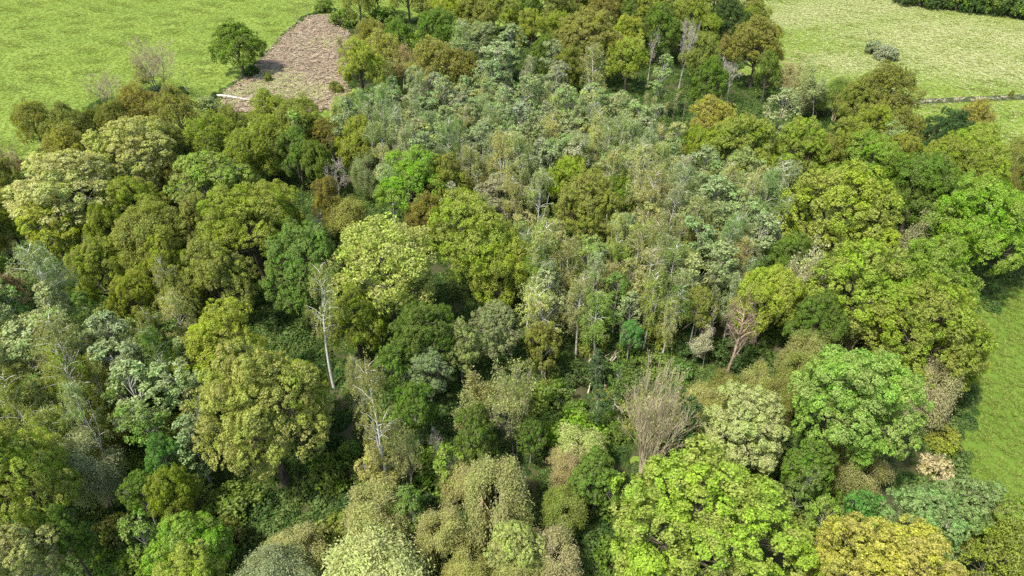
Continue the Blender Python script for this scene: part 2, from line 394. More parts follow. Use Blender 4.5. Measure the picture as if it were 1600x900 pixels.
PROTO = {
    'oak': [oak_proto(), oak_proto(lobes=11, H=14.5, base=2.2, bough=(.8, 1.5)), oak_proto(lobes=15, H=16, base=2.6, bough=(.65, 1.2), leaf=.17),
            oak_proto(lobes=12, H=15.5, base=2.8, bough=(.7, 1.3)), oak_proto(lobes=14, H=15, base=2.2, leaf=.17, bough=(.7, 1.25)), oak_proto(lobes=10, H=16.5, base=2.4, bough=(.7, 1.3)), oak_proto(lobes=16, H=15, base=2.4, bough=(.6, 1.2), per=13)],
    'dense': [oak_proto(lobes=18, per=17, leaves=290, leaf=.16, bough=(.6, 1.0), name="dense_oak", flat=.9), oak_proto(lobes=17, per=17, leaves=290, leaf=.16, bough=(.6, 1.05), H=16, name="dense_oak", flat=.9)],
    'ash': [oak_proto(R=5, H=14, base=3, lobes=14, per=14, leaves=250, leaf=.20, bough=(.6, 1.05), flat=.75, bark=BARK_GREY, trunk_r=.28, name="ash", jit=.45, aspect=.6),
            oak_proto(R=5, H=14.5, base=3.4, lobes=12, per=15, leaves=250, leaf=.20, bough=(.55, 1.0), flat=.7, bark=BARK_GREY, trunk_r=.28, name="ash", jit=.45, aspect=.6)],
    'fine': [oak_proto(R=5, H=13.5, base=2.5, lobes=15, per=17, leaves=110, leaf=.20, bough=(.55, 1.1), name="fine_oak", jit=.9, trunk_r=.3),
             oak_proto(R=5, H=13.5, base=2.8, lobes=14, per=16, leaves=105, leaf=.20, bough=(.5, 1.0), name="fine_oak", jit=.9, trunk_r=.3)],
    'lone': [oak_proto(R=5, H=13.5, base=1.6, lobes=15, per=14, leaves=170, leaf=.20, bough=(.5, .95), name='lone', jit=.9, trunk_r=.34, shape='cone')],
    'birch': [birch_proto(), birch_proto(H=15, R=2.2, fork=True), birch_proto(H=16.5, R=2.5, n_br=38, base=5.5, fork=True), birch_proto(H=15, R=2.6, n_br=52)],
    'tallbirch': [birch_proto(H=18, R=2.8, base=7.5, n_br=34, fork=True, trunk_r=.27, strands=8, name="tall_birch"),
                  birch_proto(H=18, R=2.6, base=8, n_br=30, fork=True, trunk_r=.25, strands=8, name="tall_birch")],
    'aspen': [aspen_proto(), aspen_proto(n_b=28, bend=.8), aspen_proto(n_b=40, base=3.6), aspen_proto(n_b=26, base=5.5, R=1.8)],
    'willow': [willow_proto(), willow_proto(stems=6, weep=.7, H=9.5), willow_proto(stems=8, weep=.15, sprays=260)],
    'weeping': [willow_proto(weep=1.1, sprays=260, per=130, leaf=.19, name="weeping_willow"), willow_proto(weep=.9, sprays=240, per=130, leaf=.19, H=10, name="weeping_willow")],
    'bush': [bush_proto(), bush_proto(H=3.4, n_b=40), bush_proto(H=2.6, R=2.2)],
    'sparse': [bare_proto(H=12, R=3.4, kids=(8, 5, 4, 3), levels=4, mat=BARK_GREY, twig=TWIG_TAN, leaves=3600, leaf=.2, name="sparse", fan=.75),
               bare_proto(H=11, R=3.6, kids=(8, 5, 4, 3), levels=4, mat=BARK_GREY, twig=TWIG_TAN, leaves=4200, leaf=.2, name="sparse", forks=2, first=.2)],
    'bare': [bare_proto(H=12, R=3.6, kids=(9, 6, 5, 4), levels=4, mat=DEAD, first=.35, name="bare"),
             bare_proto(H=12, R=3.2, kids=(7, 6, 5, 4), levels=4, mat=DEAD, first=.45, forks=2, name="bare"),
             bare_proto(H=11, R=3.0, kids=(9, 4, 4, 3), levels=4, mat=DEAD, first=.3, name="bare", wob=.22)],
    'twiggy': [bare_proto(H=12, R=4.2, trunk_r=.16, kids=(8, 6, 5, 4), levels=4, mat=BARK_GREY, twig=TWIG_TAN, first=.3, forks=3, name='twiggy', fan=.6, up=.9, tmin=.016)],
    'wiry': [bare_proto(H=8, R=3.3, trunk_r=.075, forks=17, kids=(7, 4, 3), levels=3, mat=DEAD_PALE, twig=DEAD_PALE, first=.3, name="wiry", fan=.42, leaves=1500, leaf=.14, wob=.09, tmin=.016)],
    'snag': [bare_proto(H=9, R=.7, trunk_r=.14, kids=(4, 2), levels=2, mat=DEAD, first=.5, name="snag", fan=.8, wob=.05),
             bare_proto(H=9, R=.5, trunk_r=.12, kids=(3, 2), levels=2, mat=DEAD_PALE, first=.6, name="snag", fan=.8, wob=.04),
             bare_proto(H=9, R=.8, trunk_r=.22, kids=(6, 2), levels=2, mat=DEAD_PINK, first=.45, name="snag", fan=.8, wob=.05)],
    'poles': [bare_proto(H=11, R=1.1, trunk_r=.10, kids=(8, 3, 2), levels=3, mat=DEAD_PALE, first=.55, name="pole", fan=.5, wob=.04, leaves=500, leaf=.2)],
    'hulk': [bare_proto(H=13, R=3.4, trunk_r=.55, kids=(19, 4, 4, 2), levels=4, mat=DEAD_PINK, twig=DEAD_PINK, first=.3, name="hulk", fan=.95, up=.2, wob=.14, tmin=.024)],
}

# ------------------------------------------------------------------ leaf colours
C = {'yg': (.275, .345, .032), 'yb': (.320, .395, .036), 'gr': (.150, .245, .030), 'dk': (.070, .140, .032), 'ol': (.235, .275, .045),
     'bz': (.275, .275, .050), 'or': (.360, .320, .065), 'go': (.395, .385, .045), 'pk': (.330, .265, .125), 'sv': (.280, .355, .130),
     'pl': (.395, .430, .130), 'wt': (.330, .345, .100), 'be': (.385, .370, .165), 'em': (.140, .315, .060), 'pe': (.370, .415, .080),
     'pg': (.270, .370, .055), 'vg': (.225, .350, .028), 'lg': (.255, .360, .110), 'cr': (.520, .500, .270), 'gs': (.320, .355, .190)}
CWORD = {'yg': 'yellow-green', 'yb': 'bright lime-yellow', 'gr': 'mid-green', 'dk': 'dark green', 'ol': 'olive-green', 'bz': 'bronze-green',
         'or': 'orange-bronze', 'go': 'golden-yellow', 'pk': 'pinkish-brown', 'sv': 'silvery grey-green', 'pl': 'pale cream-green',
         'wt': 'straw-olive', 'be': 'beige', 'em': 'emerald-green', 'pe': 'peach-yellow', 'pg': 'pale fresh-green', 'vg': 'vivid green',
         'lg': 'light bluish-green', 'cr': 'cream-flowered', 'gs': 'grey'}
KIND = {  # name, noun for labels, category, height from crown radius
    'oak': ('oak_tree', 'oak with knobbly domed crown', 'tree', lambda r: min(17, max(7, 6.5 + 1.5 * r))),
    'dense': ('oak_tree', 'oak with dense tight-leaved crown', 'tree', lambda r: min(17, max(7, 6.5 + 1.6 * r))),
    'fine': ('oak_tree', 'oak with thin young foliage', 'tree', lambda r: min(16, max(7, 6 + 1.5 * r))),
    'lone': ('oak_tree', 'spreading tree', 'tree', lambda r: 13),
    'ash': ('ash_tree', 'ash with layered feathery crown', 'tree', lambda r: min(16, max(7, 6.5 + 1.5 * r))),
    'birch': ('birch_tree', 'birch with drooping fine foliage', 'tree', lambda r: min(19, max(9, 8 + 3.0 * r))),
    'tallbirch': ('birch_tree', 'white-trunked birch', 'tree', lambda r: 18),
    'aspen': ('aspen_tree', 'slender aspen with light crown', 'tree', lambda r: min(13, max(7.5, 6.5 + 2.4 * r))),
    'willow': ('willow_tree', 'many-stemmed willow with feathery crown', 'tree', lambda r: min(10.5, max(3.5, 1.6 + 2.1 * r))),
    'weeping': ('willow_tree', 'willow with hanging feathery sprays', 'tree', lambda r: min(11, max(4, 2 + 2.3 * r))),
    'bush': ('bush', 'leafy bush', 'bush', lambda r: max(1.2, 1.35 * r)),
    'sparse': ('sparse_tree', 'thinly leafed tree', 'tree', lambda r: min(13, max(5, 4.5 + 1.9 * r))),
    'bare': ('dead_tree', 'leafless grey tree', 'tree', lambda r: 12),
    'twiggy': ('bare_tree', 'leafless fine-twigged tree', 'tree', lambda r: 12),
    'wiry': ('bare_shrub', 'leafless shrub', 'shrub', lambda r: 7.5),
    'snag': ('tree_snag', 'bare dead trunk', 'dead trunk', lambda r: 9),
    'poles': ('dying_tree', 'dying pole tree', 'tree', lambda r: 11),
    'hulk': ('dead_tree', 'thick dead brown trunk bristling with twigs', 'tree', lambda r: 13),
}
def solve(px, ytop, w, kind, H=None):
    """world base point, crown radius and height of a tree whose crown tops out at (px, ytop) and is w pixels wide"""
    pr = PROTO[kind][0]; D = 90.0
    for _ in range(14):
        r = w / 2 * D / FPX
        h = H or KIND[kind][3](r)
        zs = h / pr['H']; rz, zc = pr['rz'] * zs, pr['zc'] * zs
        th = PITCH + math.atan((ytop + w * .4 - 450) / FPX)
        V = math.hypot(rz * math.cos(th), r * math.sin(th)) * FPX / D * .96
        p = on_plane(px, ytop + V, zc); D = depth_of(p)
    return p[0], p[1], r, h

# crown centre x, crown top y, crown width (photo pixels), kind, leaf colour, bronze share, height or None
T = []
def t(x, y, w, kind, col, a=.25, H=None): T.append((x, y, w, kind, col, a, H))
# -- wood edge along the pasture with the felled strip
t(22, 205, 75, 'sparse', 'pk'); t(-12, 215, 55, 'sparse', 'pk'); t(52, 160, 60, 'fine', 'ol', .6); t(108, 165, 68, 'fine', 'ol', .4)
t(180, 158, 56, 'fine', 'ol', .5); t(112, 192, 88, 'fine', 'ol', .8); t(216, 136, 66, 'fine', 'bz', .9); t(277, 137, 78, 'fine', 'bz', .45)
t(205, 186, 142, 'ash', 'pl', .35); t(325, 145, 42, 'bush', 'sv'); t(148, 172, 40, 'fine', 'ol', .5); t(330, 178, 80, 'fine', 'yg', .5)
t(265, 196, 62, 'oak', 'ol', .5); t(362, 168, 60, 'fine', 'ol', .7)
t(425, 143, 74, 'fine', 'yg', .6); t(475, 150, 86, 'oak', 'ol', .4); t(420, 184, 82, 'fine', 'yg', .4); t(512, 184, 52, 'fine', 'bz', .5)
t(566, 184, 82, 'oak', 'yg', .5); t(535, 150, 44, 'willow', 'pl'); t(375, 205, 70, 'fine', 'yg', .4); t(466, 205, 60, 'oak', 'gr', .2)
t(500, 215, 56, 'oak', 'gr', .4); t(455, 180, 46, 'aspen', 'pg')
# -- behind the felled strip
t(507, -6, 34, 'bush', 'gr'); t(538, 8, 48, 'bush', 'gr'); t(602, 4, 56, 'bush', 'gr'); t(560, -22, 44, 'fine', 'ol', .4); t(636, -46, 66, 'fine', 'ol', .4)
t(590, -42, 50, 'fine', 'ol', .5); t(660, -10, 40, 'bush', 'ol')
t(562, 66, 78, 'oak', 'yb', .3); t(545, 48, 50, 'sparse', 'be'); t(585, 30, 54, 'fine', 'bz', .6); t(604, 50, 62, 'fine', 'pe', .5)
t(628, 66, 52, 'sparse', 'pk'); t(626, 33, 54, 'oak', 'gr'); t(685, 17, 74, 'oak', 'gr', .2); t(680, 64, 80, 'fine', 'bz', .5); t(722, 80, 56, 'fine', 'bz', .6)
t(700, -12, 72, 'oak', 'yg', .4); t(752, 28, 74, 'ash', 'sv'); t(742, -6, 66, 'oak', 'ol', .4); t(772, 62, 64, 'aspen', 'sv'); t(722, 34, 44, 'birch', 'sv')
t(790, -8, 60, 'oak', 'yg', .4); t(800, 40, 50, 'aspen', 'sv'); t(662, 48, 40, 'oak', 'gr'); t(735, 60, 46, 'aspen', 'sv')
t(832, 20, 64, 'oak', 'yg', .3); t(826, -14, 62, 'oak', 'gr', .3); t(866, -16, 64, 'oak', 'ol', .4); t(872, 16, 44, 'oak', 'yg', .3)
t(912, 16, 100, 'dense', 'bz', .7); t(945, -12, 66, 'fine', 'bz', .7); t(985, -6, 56, 'oak', 'gr'); t(976, 26, 54, 'oak', 'yb', .2)
t(982, 56, 64, 'oak', 'yg', .2); t(1008, -10, 62, 'oak', 'yg', .4); t(1036, 10, 70, 'oak', 'gr', .2); t(1072, -8, 74, 'oak', 'yg', .4)
t(1105, 22, 48, 'oak', 'yg', .2); t(1136, -2, 64, 'oak', 'dk'); t(1174, -8, 62, 'oak', 'ol', .5); t(1186, 26, 90, 'dense', 'bz', .7)
t(1100, 52, 64, 'oak', 'ol', .5); t(1126, 45, 36, 'sparse', 'or'); t(1170, 12, 46, 'oak', 'yg', .3); t(1050, -30, 70, 'oak', 'ol', .4)
t(905, -34, 80, 'oak', 'ol', .4); t(770, -34, 70, 'oak', 'ol', .4); t(980, -40, 76, 'oak', 'ol', .4); t(1120, -36, 70, 'oak', 'ol', .5)
t(850, 52, 50, 'oak', 'gr', .3); t(890, 70, 56, 'dense', 'ol', .5); t(1200, 85, 50, 'oak', 'gr', .3); t(1110, 95, 56, 'oak', 'gr', .4)
t(1030, 92, 48, 'aspen', 'lg', .1, 13); t(862, 60, 36, 'aspen', 'sv'); t(930, 72, 42, 'birch', 'wt')
t(1115, 153, 78, 'fine', 'or', .6); t(1156, 182, 114, 'oak', 'yg', .2); t(1092, 196, 62, 'oak', 'yg', .3)
# -- edge of the hay meadow with the two grey bushes
t(1240, 86, 60, 'sparse', 'be'); t(1287, 94, 74, 'sparse', 'sv'); t(1262, 120, 50, 'willow', 'sv'); t(1388, 104, 94, 'fine', 'ol', .8)
t(1345, 120, 74, 'oak', 'ol', .4); t(1216, 138, 52, 'aspen', 'sv'); t(1312, 122, 60, 'willow', 'gr')
t(1366, 168, 66, 'oak', 'yg', .4); t(1412, 170, 66, 'fine', 'ol', .7); t(1474, 170, 80, 'dense', 'dk', 0); t(1512, 158, 66, 'fine', 'or', .7)
t(1406, 205, 66, 'oak', 'yg', .6); t(1322, 192, 96, 'oak', 'yg', .2); t(1240, 190, 96, 'oak', 'yg', .2); t(1530, 196, 96, 'oak', 'yg', .2)
t(1385, 190, 44, 'aspen', 'lg'); t(1280, 205, 70, 'oak', 'ol', .4); t(1470, 208, 84, 'oak', 'yg', .2)
# -- oaks beside the pasture, further in
t(95, 238, 165, 'ash', 'pl', .2); t(8, 246, 50, 'oak', 'ol', .3); t(215, 270, 84, 'oak', 'yb', .1); t(325, 226, 134, 'ash', 'pg', .1)
t(8, 300, 56, 'oak', 'yg', .2); t(80, 312, 88, 'ash', 'yb', .1); t(66, 378, 84, 'birch', 'sv'); t(6, 338, 42, 'sparse', 'cr')
t(172, 322, 66, 'oak', 'yg', .3); t(160, 376, 94, 'oak', 'yg', .4); t(250, 314, 134, 'oak', 'ol', .35); t(312, 302, 112, 'oak', 'ol', .6)
t(392, 290, 140, 'oak', 'yg', .25); t(205, 420, 76, 'oak', 'yg', .4); t(345, 382, 124, 'oak', 'ol', .4); t(272, 400, 46, 'birch', 'wt')
t(260, 366, 90, 'oak', 'yg', .4); t(150, 262, 70, 'oak', 'gr', .2); t(270, 240, 60, 'oak', 'ol', .5); t(130, 420, 40, 'oak', 'gr')
t(0, 400, 60, 'sparse', 'pk'); t(290, 430, 70, 'oak', 'ol', .3); t(25, 345, 40, 'bush', 'dk')
# -- middle of the wood
t(432, 288, 96, 'oak', 'yg', .3); t(575, 240, 50, 'willow', 'sv', .2, 9); t(640, 235, 112, 'oak', 'vg', .1); t(692, 239, 90, 'oak', 'ol', .5)
t(664, 300, 64, 'fine', 'bz', .5); t(702, 292, 40, 'aspen', 'gs'); t(780, 265, 80, 'ash', 'gs', .3); t(742, 297, 160, 'oak', 'yg', .15)
t(778, 365, 110, 'oak', 'yg', .2); t(470, 355, 142, 'dense', 'gr', .1); t(606, 347, 172, 'fine', 'pe', .25, 16); t(540, 300, 76, 'willow', 'ol', .3, 8)
t(552, 443, 98, 'oak', 'yb', .2); t(746, 225, 44, 'birch', 'wt'); t(786, 205, 56, 'birch', 'wt'); t(512, 280, 50, 'oak', 'bz', .5)
t(890, 240, 62, 'oak', 'yb', .2); t(918, 268, 124, 'dense', 'ol', .6); t(970, 270, 54, 'oak', 'vg', .1); t(1002, 222, 62, 'birch', 'pl', .3); t(1010, 262, 52, 'birch', 'wt')
t(955, 230, 44, 'birch', 'wt'); t(806, 268, 38, 'birch', 'wt'); t(842, 268, 52, 'birch', 'sv'); t(1060, 254, 54, 'birch', 'sv'); t(846, 344, 66, 'birch', 'wt')
t(886, 374, 50, 'birch', 'wt'); t(952, 410, 60, 'fine', 'be', .4); t(1066, 384, 66, 'fine', 'wt', .4); t(1088, 310, 50, 'birch', 'wt')
t(826, 240, 44, 'aspen', 'sv'); t(1104, 274, 64, 'aspen', 'sv'); t(1152, 300, 60, 'aspen', 'lg'); t(1178, 338, 74, 'aspen', 'sv'); t(920, 368, 56, 'aspen', 'pg')
t(992, 346, 56, 'aspen', 'pg'); t(1062, 356, 52, 'fine', 'bz', .4); t(1040, 300, 50, 'sparse', 'be'); t(1100, 340, 60, 'aspen', 'lg'); t(1130, 370, 70, 'aspen', 'sv')
t(1025, 330, 50, 'birch', 'wt'); t(870, 420, 60, 'aspen', 'sv'); t(905, 425, 46, 'birch', 'wt')
t(1226, 245, 58, 'birch', 'gs'); t(1160, 235, 70, 'ash', 'sv', .2); t(1095, 230, 56, 'aspen', 'sv'); t(1310, 258, 195, 'oak', 'yg', .45, 17)
t(1350, 212, 112, 'oak', 'vg', .1); t(1432, 236, 124, 'oak', 'gr', .2); t(1480, 218, 116, 'oak', 'yg', .3); t(1515, 215, 100, 'oak', 'yg', .3)
t(1530, 280, 158, 'oak', 'vg', .15); t(1592, 215, 50, 'willow', 'ol', .3, 8); t(1596, 255, 50, 'willow', 'ol', .3, 8); t(1440, 338, 80, 'sparse', 'be', .3, 12)
t(1268, 374, 74, 'sparse', 'cr', .2, 15); t(1226, 362, 90, 'oak', 'gr', .1); t(1332, 374, 158, 'oak', 'yg', .2); t(1450, 370, 158, 'oak', 'vg', .15)
t(1196, 410, 108, 'oak', 'yb', .2); t(1272, 455, 90, 'oak', 'gr', .2); t(1600, 300, 90, 'oak', 'gr', .15)
# -- silvery stand below the oaks
t(38, 490, 94, 'aspen', 'sv', .1, 12); t(72, 452, 74, 'aspen', 'sv'); t(124, 474, 64, 'aspen', 'lg'); t(182, 490, 74, 'aspen', 'sv'); t(202, 528, 84, 'aspen', 'sv')
t(212, 574, 92, 'aspen', 'sv'); t(280, 552, 80, 'aspen', 'sv', .1); t(100, 498, 80, 'birch', 'wt', .1); t(116, 550, 76, 'birch', 'yg', .4); t(18, 538, 64, 'oak', 'yg', .3)
t(30, 590, 80, 'birch', 'ol', .2); t(282, 450, 50, 'birch', 'pl', .3); t(356, 470, 148, 'oak', 'yb', .1); t(412, 541, 208, 'dense', 'pe', .05, 18)
t(470, 556, 90, 'ash', 'yg', .1); t(150, 520, 60, 'aspen', 'sv'); t(250, 500, 60, 'aspen', 'gr'); t(235, 485, 50, 'birch', 'ol'); t(10, 470, 60, 'aspen', 'sv')
t(165, 640, 70, 'willow', 'ol', .2); t(240, 620, 70, 'aspen', 'gr'); t(60, 540, 60, 'aspen', 'lg')
# -- around the gap
t(666, 461, 120, 'dense', 'gr', .1, 13); t(620, 540, 70, 'ash', 'gr', .1); t(672, 538, 72, 'ash', 'sv', .2); t(720, 500, 66, 'ash', 'sv', .2); t(770, 459, 90, 'ash', 'sv', .2)
t(770, 545, 96, 'sparse', 'wt'); t(560, 558, 46, 'birch', 'wt', .4); t(652, 600, 70, 'ash', 'gr', .2); t(806, 548, 86, 'sparse', 'pl', .2, 15)
t(985, 497, 40, 'ash', 'em', 0, 7.5); t(1106, 515, 60, 'sparse', 'cr', .3, 6); t(730, 600, 80, 'sparse', 'wt'); t(745, 640, 76, 'ash', 'gr', .2)
t(1095, 440, 60, 'ash', 'ol', .3)
t(1100, 598, 84, 'willow', 'wt'); t(1166, 606, 136, 'ash', 'pl', .2, 12); t(1186, 570, 66, 'willow', 'wt'); t(1135, 575, 60, 'willow', 'ol')
t(870, 590, 64, 'bush', 'gr'); t(826, 590, 74, 'bush', 'gr'); t(902, 634, 104, 'bush', 'vg'); t(940, 556, 64, 'bush', 'dk'); t(1030, 545, 60, 'bush', 'gr'); t(1060, 555, 50, 'bush', 'em')
t(900, 555, 56, 'bush', 'dk'); t(1080, 520, 60, 'bush', 'dk'); t(1000, 600, 70, 'bush', 'ol'); t(860, 540, 60, 'bush', 'dk'); t(1150, 520, 70, 'bush', 'dk'); t(980, 530, 50, 'bush', 'gr')
t(830, 640, 60, 'ash', 'gr', .1, 8); t(850, 500, 60, 'ash', 'ol', .2, 9); t(1030, 500, 56, 'bush', 'ol'); t(930, 510, 56, 'bush', 'ol')
# -- beside the near meadow
t(1342, 460, 82, 'weeping', 'wt'); t(1404, 505, 56, 'weeping', 'wt'); t(1266, 504, 82, 'weeping', 'wt', .3); t(1246, 548, 70, 'weeping', 'ol', .3); t(1335, 528, 198, 'dense', 'pg', .1, 17)
t(1452, 553, 92, 'weeping', 'be', .3, 10); t(1450, 448, 176, 'oak', 'yg', .1); t(1216, 588, 76, 'willow', 'ol', .3); t(1290, 600, 60, 'bush', 'dk'); t(1505, 500, 90, 'oak', 'yg', .15)
t(1380, 425, 90, 'oak', 'gr', .2)
# -- foreground row
t(40, 650, 160, 'oak', 'yb', 0, 17); t(142, 682, 92, 'willow', 'gs', .2, 10); t(28, 815, 126, 'ash', 'pl', .1, 13); t(105, 800, 70, 'oak', 'gr', 0, 10); t(262, 678, 68, 'ash', 'em', .1)
t(222, 735, 64, 'ash', 'gr', .1); t(272, 722, 74, 'oak', 'yg', .5, 9); t(292, 800, 130, 'ash', 'vg', .1, 9); t(285, 862, 120, 'oak', 'yb', .1, 9); t(205, 855, 90, 'bush', 'gr')
t(362, 745, 90, 'bush', 'gr'); t(345, 800, 90, 'bush', 'ol'); t(180, 790, 70, 'bush', 'ol'); t(398, 860, 80, 'bush', 'gr')
t(460, 818, 92, 'willow', 'pl', .3); t(432, 856, 116, 'willow', 'gs', .3); t(592, 690, 72, 'ash', 'pl', .1); t(590, 760, 110, 'willow', 'pl', .1, 9); t(582, 822, 196, 'willow', 'pl', .1, 10)
t(690, 788, 86, 'weeping', 'wt', .1); t(728, 725, 76, 'willow', 'pl', .2); t(778, 714, 128, 'weeping', 'wt', .2, 10); t(655, 690, 84, 'bush', 'gr'); t(680, 720, 80, 'bush', 'gr')
t(912, 664, 88, 'willow', 'pl', .1); t(884, 698, 66, 'weeping', 'be', .2); t(934, 706, 88, 'ash', 'gr', .1, 8); t(940, 745, 76, 'bush', 'gr'); t(880, 760, 80, 'willow', 'ol', .2)
t(1096, 698, 285, 'oak', 'yb', .05, 16); t(872, 828, 96, 'willow', 'be', .2); t(802, 798, 96, 'ash', 'pl', .3, 10); t(815, 840, 100, 'willow', 'wt', .2)
t(1400, 792, 230, 'dense', 'go', .08, 15); t(1348, 764, 66, 'ash', 'em', 0, 7); t(1440, 745, 136, 'ash', 'lg', 0, 12); t(1506, 738, 116, 'ash', 'lg', 0, 11); t(1575, 780, 110, 'ash', 'pg', .1)
t(1560, 820, 130, 'fine', 'yg', .3, 11); t(1462, 702, 62, 'bush', 'cr', .2); t(1340, 690, 84, 'weeping', 'wt', .5, 7); t(1258, 735, 96, 'bush', 'dk'); t(1280, 785, 96, 'bush', 'ol')
t(1275, 865, 80, 'oak', 'yg', .1, 9); t(1265, 690, 80, 'ash', 'gr', .1, 9); t(520, 700, 90, 'bush', 'gr'); t(520, 790, 90, 'bush', 'ol'); t(1190, 650, 70, 'weeping', 'wt', .2)
t(1480, 660, 60, 'bush', 'yg'); t(730, 860, 80, 'willow', 'wt', .2); t(960, 830, 80, 'bush', 'gr')

t(-45, 300, 100, 'oak', 'ol'); t(-40, 375, 90, 'oak', 'gr'); t(-50, 450, 100, 'aspen', 'sv'); t(-45, 520, 90, 'birch', 'wt'); t(-60, 600, 140, 'oak', 'yg'); t(-60, 730, 130, 'ash', 'pl'); t(-40, 420, 70, 'aspen', 'sv')
t(700, 925, 130, 'willow', 'wt'); t(1180, 935, 150, 'oak', 'yg', .1, 11); t(950, 915, 100, 'bush', 'gr'); t(150, 930, 120, 'ash', 'gr'); t(1660, 850, 130, 'ash', 'pg'); t(1640, 250, 90, 'oak', 'gr'); t(0, 430, 50, 'bush', 'dk')
TREES = []          # x, y, radius, height, kind, colour, bronze
for (x, y, w, k, c, a, H) in T:
    X, Y, r, h = solve(x, y, w, k, H); TREES.append([X, Y, r, h, k, c, a])

# trees whose foot shows: foot x, foot y, top y, width, kind, colour
def foot(px, py, ytop, w, kind, col='be', a=.2, var=None):
    p = on_plane(px, py); d = ray(px, ytop); z = CAM_H + p[1] * d[2] / d[1]
    TREES.append([p[0], p[1], w / 2 * depth_of(p + np.array([0, 0, z * .7])) / FPX, z, kind, col, a, var])
foot(248, 150, 56, 96, 'twiggy'); foot(168, 172, 112, 64, 'twiggy'); foot(293, 142, 103, 13, 'snag', var=2)
foot(247, 152, 98, 62, 'sparse', 'ol', .3)
foot(381, 117, 26, 84, 'lone', 'gr', .25); LONE = len(TREES) - 1
foot(399, 110, 64, 11, 'snag', var=2); foot(394, 118, 100, 30, 'bush', 'dk'); foot(337, 152, 143, 17, 'bush', 'dk')
foot(465, 36, 3, 15, 'snag', var=2); foot(481, 26, 0, 14, 'snag', var=2)
foot(1012, 128, 36, 34, 'bare', var=2); foot(1060, 142, 24, 48, 'bare', var=1); foot(1136, 164, 84, 48, 'bare', var=0); foot(1100, 165, 125, 24, 'bare', var=2)
foot(532, 318, 234, 42, 'bare', var=0); foot(492, 385, 330, 44, 'bare', var=1); foot(640, 790, 800 - 150, 60, 'sparse', 'pl', .4)
foot(1132, 600, 460, 80, 'hulk'); foot(962, 588, 496, 12, 'snag', var=1); foot(1005, 742, 570, 118, 'wiry', 'pl'); foot(1098, 545, 462, 36, 'bare', var=0)
foot(615, 795, 558, 78, 'tallbirch', 'wt', .3, 0); foot(523, 606, 412, 60, 'tallbirch', 'wt', .2, 1); foot(1004, 512, 378, 56, 'tallbirch', 'pl', .1, 0)
foot(1042, 540, 430, 54, 'tallbirch', 'gr', .1, 1); foot(1075, 545, 455, 34, 'tallbirch', 'ol', .1, 0); foot(935, 490, 400, 40, 'tallbirch', 'be', .2, 1); foot(893, 505, 410, 40, 'tallbirch', 'ol', .1, 0)
foot(855, 565, 444, 80, 'tallbirch', 'pl', .1, 1); foot(135, 662, 540, 66, 'tallbirch', 'wt', .1, 0); foot(242, 672, 560, 66, 'tallbirch', 'sv', .1, 1)
foot(808, 722, 600, 20, 'snag', var=0); foot(683, 745, 648, 44, 'bare', var=2); foot(1092, 560, 505, 40, 'bare', var=2)
foot(1361, 84, 57, 24, 'bush', 'gs', 0); foot(1382, 92, 66, 46, 'bush', 'gs', 0); GREYB = (len(TREES) - 2, len(TREES) - 1)
foot(1577, 154, 138, 9, 'bush', 'ol'); foot(525, 145, 123, 22, 'bush', 'ol'); foot(420, 128, 110, 14, 'bush', 'ol')
for i in range(11):     # the pale dying poles
    foot(602 + i * 5 + rng.uniform(-2, 2), 150 + rng.uniform(-5, 7), 92 + rng.uniform(-5, 8), 12, 'poles', 'pl', .3, 0)
for (bx, by, n, sp) in ((985, 205, 8, 22), (1250, 178, 12, 34), (1285, 185, 6, 20), (1040, 205, 5, 25)):
    for i in range(n):
        u = rng.uniform(-1, 1); foot(bx + u * sp, by + rng.uniform(-6, 6), by - rng.uniform(42, 66), 10, 'snag' if i % 2 else 'poles', 'be', .3, None)
HEDGE0 = len(TREES)
for i in range(13):     # dark tree belt beyond the hay meadow
    px = 1412 + i * 18 + rng.uniform(-8, 8)
    p = on_plane(px, 8 + (px - 1412) * .115); r = rng.uniform(3.6, 5.2)
    TREES.append([p[0], p[1] + 4, r, rng.uniform(11, 14), ('oak', 'fine', 'ash')[i % 3], ('dk', 'gr', 'dk')[i % 3], .1])
    foot(px + 6, 7 + (px - 1406) * .115, rng.uniform(-42, -24) + (px - 1412) * .115, 40, 'bush', ('dk', 'gr', 'dk')[i % 3])
HEDGE1 = len(TREES)

# pale thicket and other young growth, scattered where the photograph shows it
def inside(poly, x, y):
    c = False; j = len(poly) - 1
    for i in range(len(poly)):
        if (poly[i][1] > y) != (poly[j][1] > y) and x < (poly[j][0] - poly[i][0]) * (y - poly[i][1]) / (poly[j][1] - poly[i][1]) + poly[i][0]: c = not c
        j = i
    return c
def scatter(poly, n, kinds, cols, rad, gap):
    xs = [p[0] for p in poly]; ys = [p[1] for p in poly]; made = tries = 0
    while made < n and tries < n * 60:
        tries += 1
        x, y = rng.uniform(min(xs), max(xs)), rng.uniform(min(ys), max(ys))
        if not inside(poly, x, y): continue
        k = kinds[rng.integers(len(kinds))]; r0 = rng.uniform(*rad)
        d0 = depth_of(on_plane(x, y, 9)); X, Y, r, h = solve(x, y, 2 * r0 * FPX / d0, k)
        if any((X - q[0]) ** 2 + (Y - q[1]) ** 2 < (gap * (r + min(q[2], 4.5))) ** 2 for q in TREES): continue
        TREES.append([X, Y, r, h * rng.uniform(.78, 1.14), k, cols[rng.integers(len(cols))], rng.uniform(0, .3)]); made += 1
S0 = len(TREES)
scatter([(540, 150), (600, 118), (700, 105), (800, 92), (900, 105), (1000, 145), (1060, 190), (1080, 240), (1000, 240), (900, 235), (780, 225), (700, 232), (600, 235), (560, 205)],
        215, ('aspen', 'aspen', 'aspen', 'birch'), ('sv', 'sv', 'sv', 'lg', 'pl', 'gs'), (1.5, 2.7), .43)
S1 = len(TREES)
